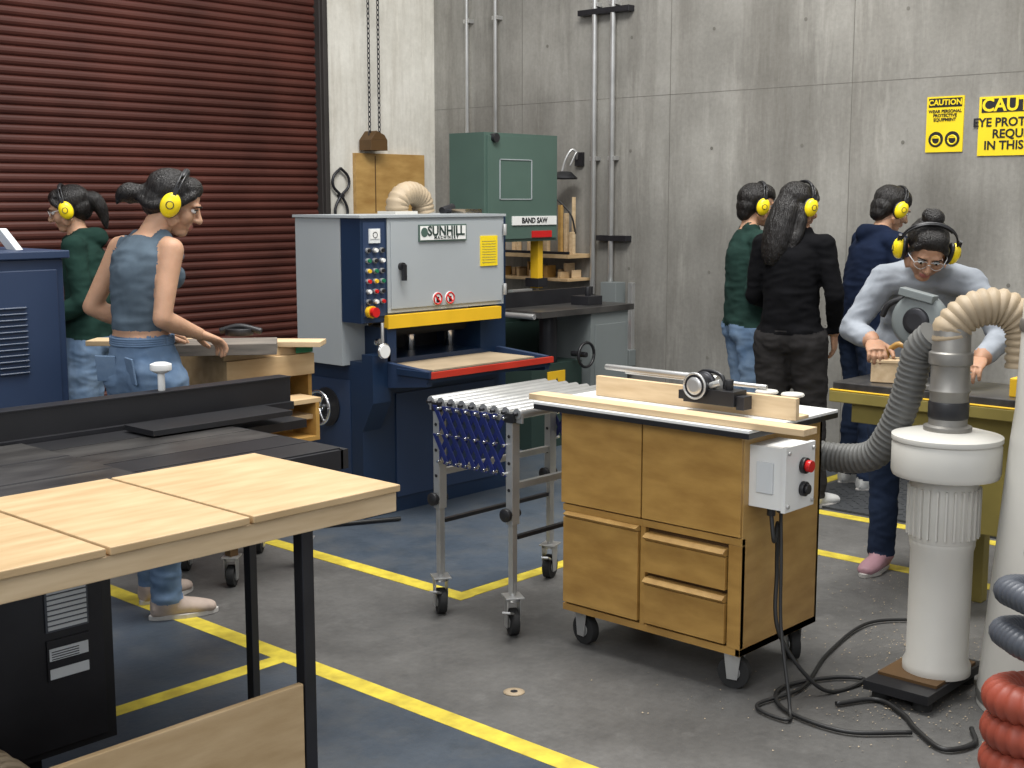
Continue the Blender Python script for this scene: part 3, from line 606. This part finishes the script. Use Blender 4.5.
def head(par,C,yaw,pitch,roll,skin,style,s=1.0,glasses=False):
    e=bpy.data.objects.new('head_pivot',None); COL.objects.link(e); e.parent=par; e.location=C; e.empty_display_size=.05
    e.rotation_euler=(Matrix.Rotation(math.radians(yaw),3,'Z')@Matrix.Rotation(math.radians(pitch),3,'X')@Matrix.Rotation(math.radians(roll),3,'Y')).to_euler(); e.scale=(s,s,s)
    g=MB(); g.ell((0,-.012,.03),(.074,.094,.084),'skin'); g.ell((0,.022,-.03),(.059,.066,.078),'skin'); g.ell((0,.052,-.088),(.032,.032,.022),'skin')
    for q in(-1,1):
        g.ell((q*.034,.052,-.03),(.03,.03,.032),'skin'); g.ell((q*.076,-.008,-.01),(.01,.02,.031),'skin'); g.tube([(q*.008,.08,.024),(q*.03,.083,.027),(q*.05,.066,.02)],[.008,.009,.006],'skin')
        g.ell((q*.011,.096,-.03),(.009,.011,.008),'skin'); g.tube([(q*.05,.03,-.07),(q*.062,-.0,-.045)],.022,'skin')
    g.tube([(0,.083,.018),(0,.098,-.008),(0,.110,-.027)],[.007,.009,.012],'skin',12); g.ell((0,.108,-.028),.0115,'skin')
    g.ell((0,.083,-.056),(.024,.012,.008),'skin'); g.ell((0,.081,-.066),(.021,.013,.008),'skin')
    me=vox(g,.0045,2); c=centers(me); li=((np.abs(c[:,0])<.023)&(c[:,2]<-.051)&(c[:,2]>-.073)&(c[:,1]>.084)).astype(np.int32)
    link(me,'head',e,[skin,'lips']); me.polygons.foreach_set('material_index',li)
    g=MB()
    for q in(-1,1):
        g.ell((q*.03,.074,.002),(.0125,.0115,.0085),'eyew'); g.ell((q*.03,.0835,.001),(.0055,.003,.0055),'iris'); g.tube([(q*.016,.092,.022),(q*.03,.0935,.0265),(q*.048,.078,.021)],[.0022,.003,.0018],'hair'); g.tube([(q*.018,.083,.008),(q*.03,.088,.011),(q*.043,.078,.007)],.0018,'hair',6)
    g.done('eyes',bevel=0,parent=e)
    g=MB(); g.ell((0,-.032,.036),(.083,.097,.087),'hair',seg=28,rg=18); g.ell((0,-.06,-.01),(.075,.064,.072),'hair'); g.ell((0,.03,.075),(.066,.05,.043),'hair')
    if style=='bun':
        g.tube(cat([(0,-.08,.01),(0,-.125,-.015),(.0,-.165,-.03),(.0,-.19,-.055),(0,-.195,-.09)],4),[.055,.05,.045,.04,.037,.036,.036,.038,.040,.040,.038,.034,.028,.022,.014,.008,.004],'hair',16)
        g.tube(cat([(.07,-.02,-.0),(.06,-.07,-.04),(.02,-.12,-.03)],4),[.02]*9,'hair',10); g.tube(cat([(-.07,-.02,-.0),(-.06,-.07,-.04),(-.02,-.12,-.03)],4),[.02]*9,'hair',10)
    if style=='long': g.tube(cat([(0,-.06,.03),(0,-.075,-.08),(0,-.08,-.2),(.0,-.09,-.34)],4),[.07,.074,.08,.084,.086,.088,.09,.09,.088,.083,.075,.06,.035],'hair',20); g.tube(cat([(.07,-.03,.0),(.086,-.03,-.12),(.085,-.05,-.27)],4),[.03]*7+[.02,.01],'hair',12); g.tube(cat([(-.07,-.03,.0),(-.086,-.03,-.12),(-.085,-.05,-.27)],4),[.03]*7+[.02,.01],'hair',12)
    if style=='pony': g.tube(cat([(0,-.1,.03),(0,-.14,.01),(.0,-.16,-.06),(.0,-.15,-.16)],4),[.03,.033,.037,.04,.043,.043,.04,.038,.034,.028,.022,.016,.008],'hair',16)
    if style=='topbun': g.ell((0,-.05,.13),(.042,.042,.034),'hair'); g.ell((.02,-.06,.13),(.028,.03,.028),'hair')
    if style=='short': g.ell((.0,.0,.072),(.077,.085,.056),'hair'); g.ell((0,.06,.06),(.05,.028,.03),'hair'); g.ell((0,-.07,-.05),(.06,.045,.05),'hair')
    if style in('bun','topbun','pony','long'):
        for q in(-1,1): g.tube([(q*.02,.058,.085),(q*.06,.05,.05),(q*.078,.02,.0)],[.018,.018,.008],'hair',10)
    me=vox(g,.005,3); 
    for v in me.vertices:
        c=v.co; n=noise.noise(V((c.x*70,c.y*10,c.z*22))); c+=v.normal*n*.0032
    link(me,'hair',e,['hair'])
    g=MB()
    for q in(-1,1):
        Rm=Matrix.Rotation(q*math.radians(6),3,'Y')
        g.ell((q*.108,-.006,-.008),(.027,.037,.048),'muff',Rm,28,16); g.ell((q*.092,-.006,-.008),(.018,.039,.050),'black',Rm,28,16)
        g.torus((q*.134,-.006,-.008),.014,.0018,'black','x',16,6); g.box((q*.120,-.006,.045),(.012,.014,.03),'black')
    pts=[]
    for i in range(21):
        a=math.pi*i/20; pts.append((.112*math.cos(a),-.006,.03+.104*math.sin(a)))
    for dy in(-.007,.007): g.tube([(p[0],p[1]+dy,p[2]) for p in pts],.0038,'black',8)
    g.tube([(p[0]*.97,p[1],p[2]-.002) for p in pts[5:16]],.009,'black',8)
    g.done('ear_defenders',bevel=0,parent=e)
    if glasses:
        g=MB()
        for q in(-1,1):
            pts=[(q*(.031+.027*math.cos(a)),.100-.010*abs(math.cos(a)) ,.0+.019*math.sin(a)) for a in [i*math.pi/10 for i in range(21)]]
            g.tube(pts,.0010,'paper',6); g.tube([(q*.058,.09,.006),(q*.075,.05,.006),(q*.082,-.0,.0)],.0018,'paper',6)
            vs=[g.bm.verts.new(p) for p in pts[:-1]]; g.face(vs,'glass')
        g.tube([(-.006,.1,.004),(0,.104,.008),(.006,.1,.004)],.0015,'paper',6); g.done('safety_glasses',bevel=0,parent=e)
    return e

def person(name,loc,phi,s=1.0,pelvis=(0,0,.93),mid=(0,-.012,1.2),neck=(0,.0,1.46),headC=(0,.04,1.6),hy=0,hp=0,hr=0,style='short',glasses=False,skin='skin',
           top='tank',pants='jeans',shoe='sneak',sleeve=True,L=None,R=None,fL=(-.1,0),fR=(.1,0),toeL=0,toeR=0,fat=1.0,wide=1.0,hood=False,legr=1.0,handc=30,kneeL=None,kneeR=None,sole='sole',shx=None):
    e=bpy.data.objects.new(name,None); COL.objects.link(e); e.location=(loc[0],loc[1],0); e.rotation_euler[2]=math.radians(-47.5+phi-90); e.scale=(s,s,s); e.empty_display_size=.1
    P0,P1,P2=V(pelvis),V(mid),V(neck); b=Body()
    def sp(t):
        if t<0: return P0+V((0,0,t*.56))
        return P0*(2*(t-.5)*(t-1))+P1*(4*t*(1-t))+P2*(2*t*(t-.5))
    sh=(V(R[0])-V(L[0])).normalized()
    def ring(t,rx,ry,k=1):
        c=sp(t); tg=(sp(t+.02)-sp(t-.02)).normalized(); ax=V((1,0,0)).lerp(sh,max(0,min(1,t))).normalized(); ax=(ax-tg*ax.dot(tg)).normalized(); ay=tg.cross(ax); return (c,ax,rx*k*wide,ay,ry*k)
    b.rings([ring(-.17,.115,.085),ring(-.05,.165,.118),ring(.06,.164,.116),ring(.2,.142,.1),ring(.26,.132,.096)],'pants')
    for q in(-1,1): b.limb([sp(-.05)+V((q*.07,-.045,0)),sp(-.0)+V((q*.07,-.045,0))],[.082,.08],'pants')
    k=fat
    if sleeve:
        b.rings([ring(.0,.168*k,.122*k),ring(.06,.174*k,.126*k),ring(.25,.156*k,.116*k),ring(.5,.156*k,.116*k),ring(.75,.168*k,.116*k),ring(.9,.145*k,.09*k),ring(1.0,.085,.07)],'top')
    else:
        b.rings([ring(.2,.128,.094),ring(.4,.122,.092)],'skin')
        b.rings([ring(.30,.128,.097),ring(.5,.132,.102),ring(.7,.150,.113),ring(.84,.152,.104),ring(.92,.128,.086),ring(.965,.10,.07)],'top')
        b.rings([ring(.86,.12,.065),ring(.95,.105,.058),ring(1.0,.066,.055)],'skin')
        for q in(-1,1): 
            c=sp(.68)+V((q*.062,.08,0)); b.limb([c,c+V((0,-.03,.02))],[.055,.055],'top')
            a=sp(.84)+V((q*.085,.085,0)); m_=sp(.985)+V((q*.080,.0,.010)); z=sp(.84)+V((q*.07,-.07,0)); b.limb([a,m_,z],[.022,.024,.028],'top')
    hc=V(headC); b.limb([sp(.93),P2.lerp(hc,.35)+V((0,-.01,0)),hc+V((0,-.02,-.04))],[.060,.050,.050],'skin')
    if hood: b.limb([sp(1.0)+V((-.07,-.03,0)),sp(.98)+V((0,-.10,.0)),sp(1.0)+V((.07,-.03,0))],[.04,.055,.04],'top'); b.limb([sp(1.0)+V((-.07,-.02,.0)),sp(.97)+V((0,.06,-.01)),sp(1.0)+V((.07,-.02,.0))],[.03,.026,.03],'top')
    elif sleeve: b.limb([sp(.99)+V((-.05,0,0)),sp(.99)+V((.05,0,0))],[.052,.052],'top')
    for side,A in(('L',L),('R',R)):
        S,E,W=[V(x) for x in A[:3]]; inner=sp(.88)
        if sleeve:
            b.limb([inner.lerp(S,.4)+V((0,0,.0)),S,S.lerp(E,.5),E,E.lerp(W,.5),W-(W-E).normalized()*.03],[.072*k,.064*k,.057*k,.051*k,.048*k,.040*k],'top')
            b.limb([E.lerp(W,.9),W],[.03,.027],'skin')
        else:
            b.limb([inner.lerp(S,.82)+V((0,0,.012)),S,S.lerp(E,.35),E.lerp(S,.12),E,E.lerp(W,.25),E.lerp(W,.7),W],[.042,.048,.042,.036,.035,.038,.029,.024],'skin')
    feet=[]
    for q,f,toe,kn in((-1,fL,toeL,kneeL),(1,fR,toeR,kneeR)):
        hip=P0+V((q*.088,0,-.03)); an=V((f[0],f[1],.09)); kk=V(kn) if kn else hip.lerp(an,.48)+V((0,.03,0))
        lr=legr
        b.limb([hip,hip.lerp(kk,.5),kk,kk.lerp(an,.35)+V((0,-.012,0)),an+V((0,0,.05)),an+V((0,-.0,-.012))],[.1*lr,.088*lr,.07*lr,.067*lr,.06*lr,.06*lr],'pants')
        d=V((math.sin(toe),math.cos(toe),0)); sd=V((d.y,-d.x,0)); up=V((0,0,1))
        b.limb([an+V((0,0,.03)),an+V((0,0,-.03))],[.045,.043],'shoe')
        base=V((an.x,an.y,0))
        b.rings([(base-d*.06+up*.045,sd,.03,up,.035),(base-d*.03+up*.048,sd,.038,up,.046),(base+d*.05+up*.042,sd,.042,up,.04),(base+d*.12+up*.034,sd,.047,up,.032),(base+d*.17+up*.028,sd,.038,up,.024),(base+d*.19+up*.026,sd,.02,up,.016)],'shoe')
        feet.append((base,d,sd))
    b.finish(.008,e,'body',{'skin':skin,'top':top,'pants':pants,'shoe':shoe},4)
    g=MB()
    for base,d,sd in feet:
        n=20; pr=[]
        for j in range(n):
            a=2*math.pi*j/n; l=math.cos(a); w=math.sin(a); wd=.046 if l>0 else .038
            pr.append(base+d*(.065+.135*l)+sd*w*wd)
        g.prism(pr,(0,0,.02),sole)
    g.done('soles',bevel=.003,parent=e)
    if not sleeve:
        g=MB(); r=ring(.225,.139,.101); n=40
        pts=[r[0]+r[1]*(r[2]*math.cos(2*math.pi*j/n))+r[3]*(r[4]*math.sin(2*math.pi*j/n)) for j in range(n+1)]
        for dz in(-.012,-.004,.004,.012): g.tube([p+V((0,0,dz)) for p in pts],.006,'jeans',6)
        for q in(-1,1):
            cc=sp(.03)+V((q*.07,-.124,-.0)); g.box(cc,(.085,.008,.1),'jeans',(8,0,q*-22))
        g.done('waistband_and_pockets',bevel=.003,parent=e)
    for side,A in(('L',L),('R',R)):
        if len(A)>3: hand(e,'hand_'+side,A[2],A[3],A[4] if len(A)>4 else (0,0,1),side,A[5] if len(A)>5 else handc,skin)
    head(e,headC,hy,hp,hr,skin,style,1.0,glasses)
    return e

person('woman_in_tank_top',(2.675,4.335),55,1.0,pelvis=(0,-.01,.955),mid=(0,-.02,1.22),neck=(.01,.03,1.465),headC=(.065,.105,1.585),hy=-45,hp=-24,style='bun',skin='skin',top='tank',sleeve=False,pants='jeans',shoe='boot',
  L=((-.145,.01,1.415),(-.245,-.06,1.19),(-.13,.15,1.08),(.3,.9,-.15),(0,0,1),25),R=((.145,.01,1.415),(.175,-.07,1.165),(.14,.14,1.09),(.12,.9,-.36),(0,.2,1),28),
  fL=(-.12,.08),fR=(.09,-.03),toeR=.5,legr=1.0,wide=.97)
person('student_in_green_hoodie',(3.45,6.15),188,.97,headC=(0,.07,1.60),neck=(0,.03,1.46),hy=0,hp=-18,style='pony',top='hoodie',pants='jeans',shoe='sneak',hood=True,glasses=True,fat=1.05,
  L=((-.17,.02,1.40),(-.21,-.02,1.12),(-.15,.2,1.02),(.1,1,-.1)),R=((.17,.02,1.40),(.21,-.02,1.12),(.15,.2,1.02),(-.1,1,-.1)))
person('student_in_black_shirt',(5.87,3.43),62,.985,headC=(.01,.06,1.59),neck=(0,.02,1.45),hy=-38,hp=-14,style='long',top='blacktop',pants='greypants',shoe='sneak',fat=.95,skin='skin2',legr=1.1,
  L=((-.16,.0,1.39),(-.21,.02,1.12),(-.14,.22,1.06),(.1,1,0)),R=((.16,.0,1.39),(.23,-.02,1.13),(.20,.1,.93),(0,.35,-1),(1,0,0),20),fR=(.13,.06),toeR=.5)
person('student_in_green_sweater',(6.21,3.91),8,.98,headC=(0,.05,1.60),hp=-10,style='short',top='sweatgreen',pants='jeans',shoe='sneak',glasses=True,
  L=((-.17,.02,1.40),(-.2,.02,1.12),(-.12,.24,1.06),(.2,1,0)),R=((.17,.02,1.40),(.2,-.03,1.12),(.13,.18,1.02),(-.2,1,0)))
person('student_in_navy_hoodie',(6.56,3.38),15,.99,mid=(0,.02,1.2),neck=(0,.09,1.44),headC=(0,.15,1.565),hp=-25,style='short',top='navyhood',pants='jeans2',shoe='sneak',hood=True,fat=1.08,
  L=((-.18,.08,1.38),(-.22,.12,1.1),(-.14,.35,1.05),(.2,1,0)),R=((.18,.08,1.38),(.22,.1,1.1),(.15,.33,1.03),(-.2,1,0)))
person('student_in_grey_sweater',(5.19,2.48),-112,.98,pelvis=(-.02,-.06,.93),mid=(-.06,.0,1.18),neck=(-.10,.21,1.35),headC=(-.10,.335,1.43),hy=12,hp=-38,hr=-8,style='topbun',top='greysweat',pants='jeans2',shoe='sneakp',fat=1.02,skin='skin2',glasses=True,
  L=((-.265,.19,1.30),(-.40,.26,1.08),(-.33,.46,1.01),(.3,1,-.3),(0,.2,1),30),R=((.075,.2,1.30),(.20,.24,1.09),(.09,.39,1.055),(-.30,1,-.35),(0,.2,1),42),fL=(-.13,-.02),fR=(.06,.02),toeR=.3)

# ---------------------------------------------------------------- lights, world, camera
w=bpy.data.worlds.new('world'); SC.world=w; w.use_nodes=True; bg=w.node_tree.nodes['Background']; bg.inputs[0].default_value=(.93,.96,1,1); bg.inputs[1].default_value=.72
def area(name,loc,size,e,target,col=(1,1,1)):
    l=bpy.data.lights.new(name,'AREA'); l.shape='RECTANGLE'; l.size,l.size_y=size; l.energy=e; l.color=col
    o=bpy.data.objects.new(name,l); COL.objects.link(o); o.location=loc; o.rotation_euler=(V(target)-V(loc)).to_track_quat('-Z','Y').to_euler()
area('skylight_lamp',(3.2,3.2,6.2),(2.5,2.5),400,(3.8,3.6,0),(1,.985,.95))
area('left_fill_lamp',(-2.0,1.0,4.5),(4,2.5),130,(4.5,4,1),(.97,.98,1))  # unseen soft fill added high on the left, no window modelled
area('ceiling_strip_lamp',(5.6,2.2,6.0),(2.8,2.8),190,(6.2,3,0),(1,.97,.92))
cam=bpy.data.cameras.new('camera'); cam.sensor_width=36; cam.lens=36*1295/1024; cam.clip_start=.05
co=bpy.data.objects.new('camera',cam); COL.objects.link(co); co.location=(0,0,1.6); co.rotation_euler=(math.radians(90-8.1),0,math.radians(-47.5)); SC.camera=co
SC.view_settings.view_transform='Standard'; SC.view_settings.look='None'; SC.view_settings.exposure=.08
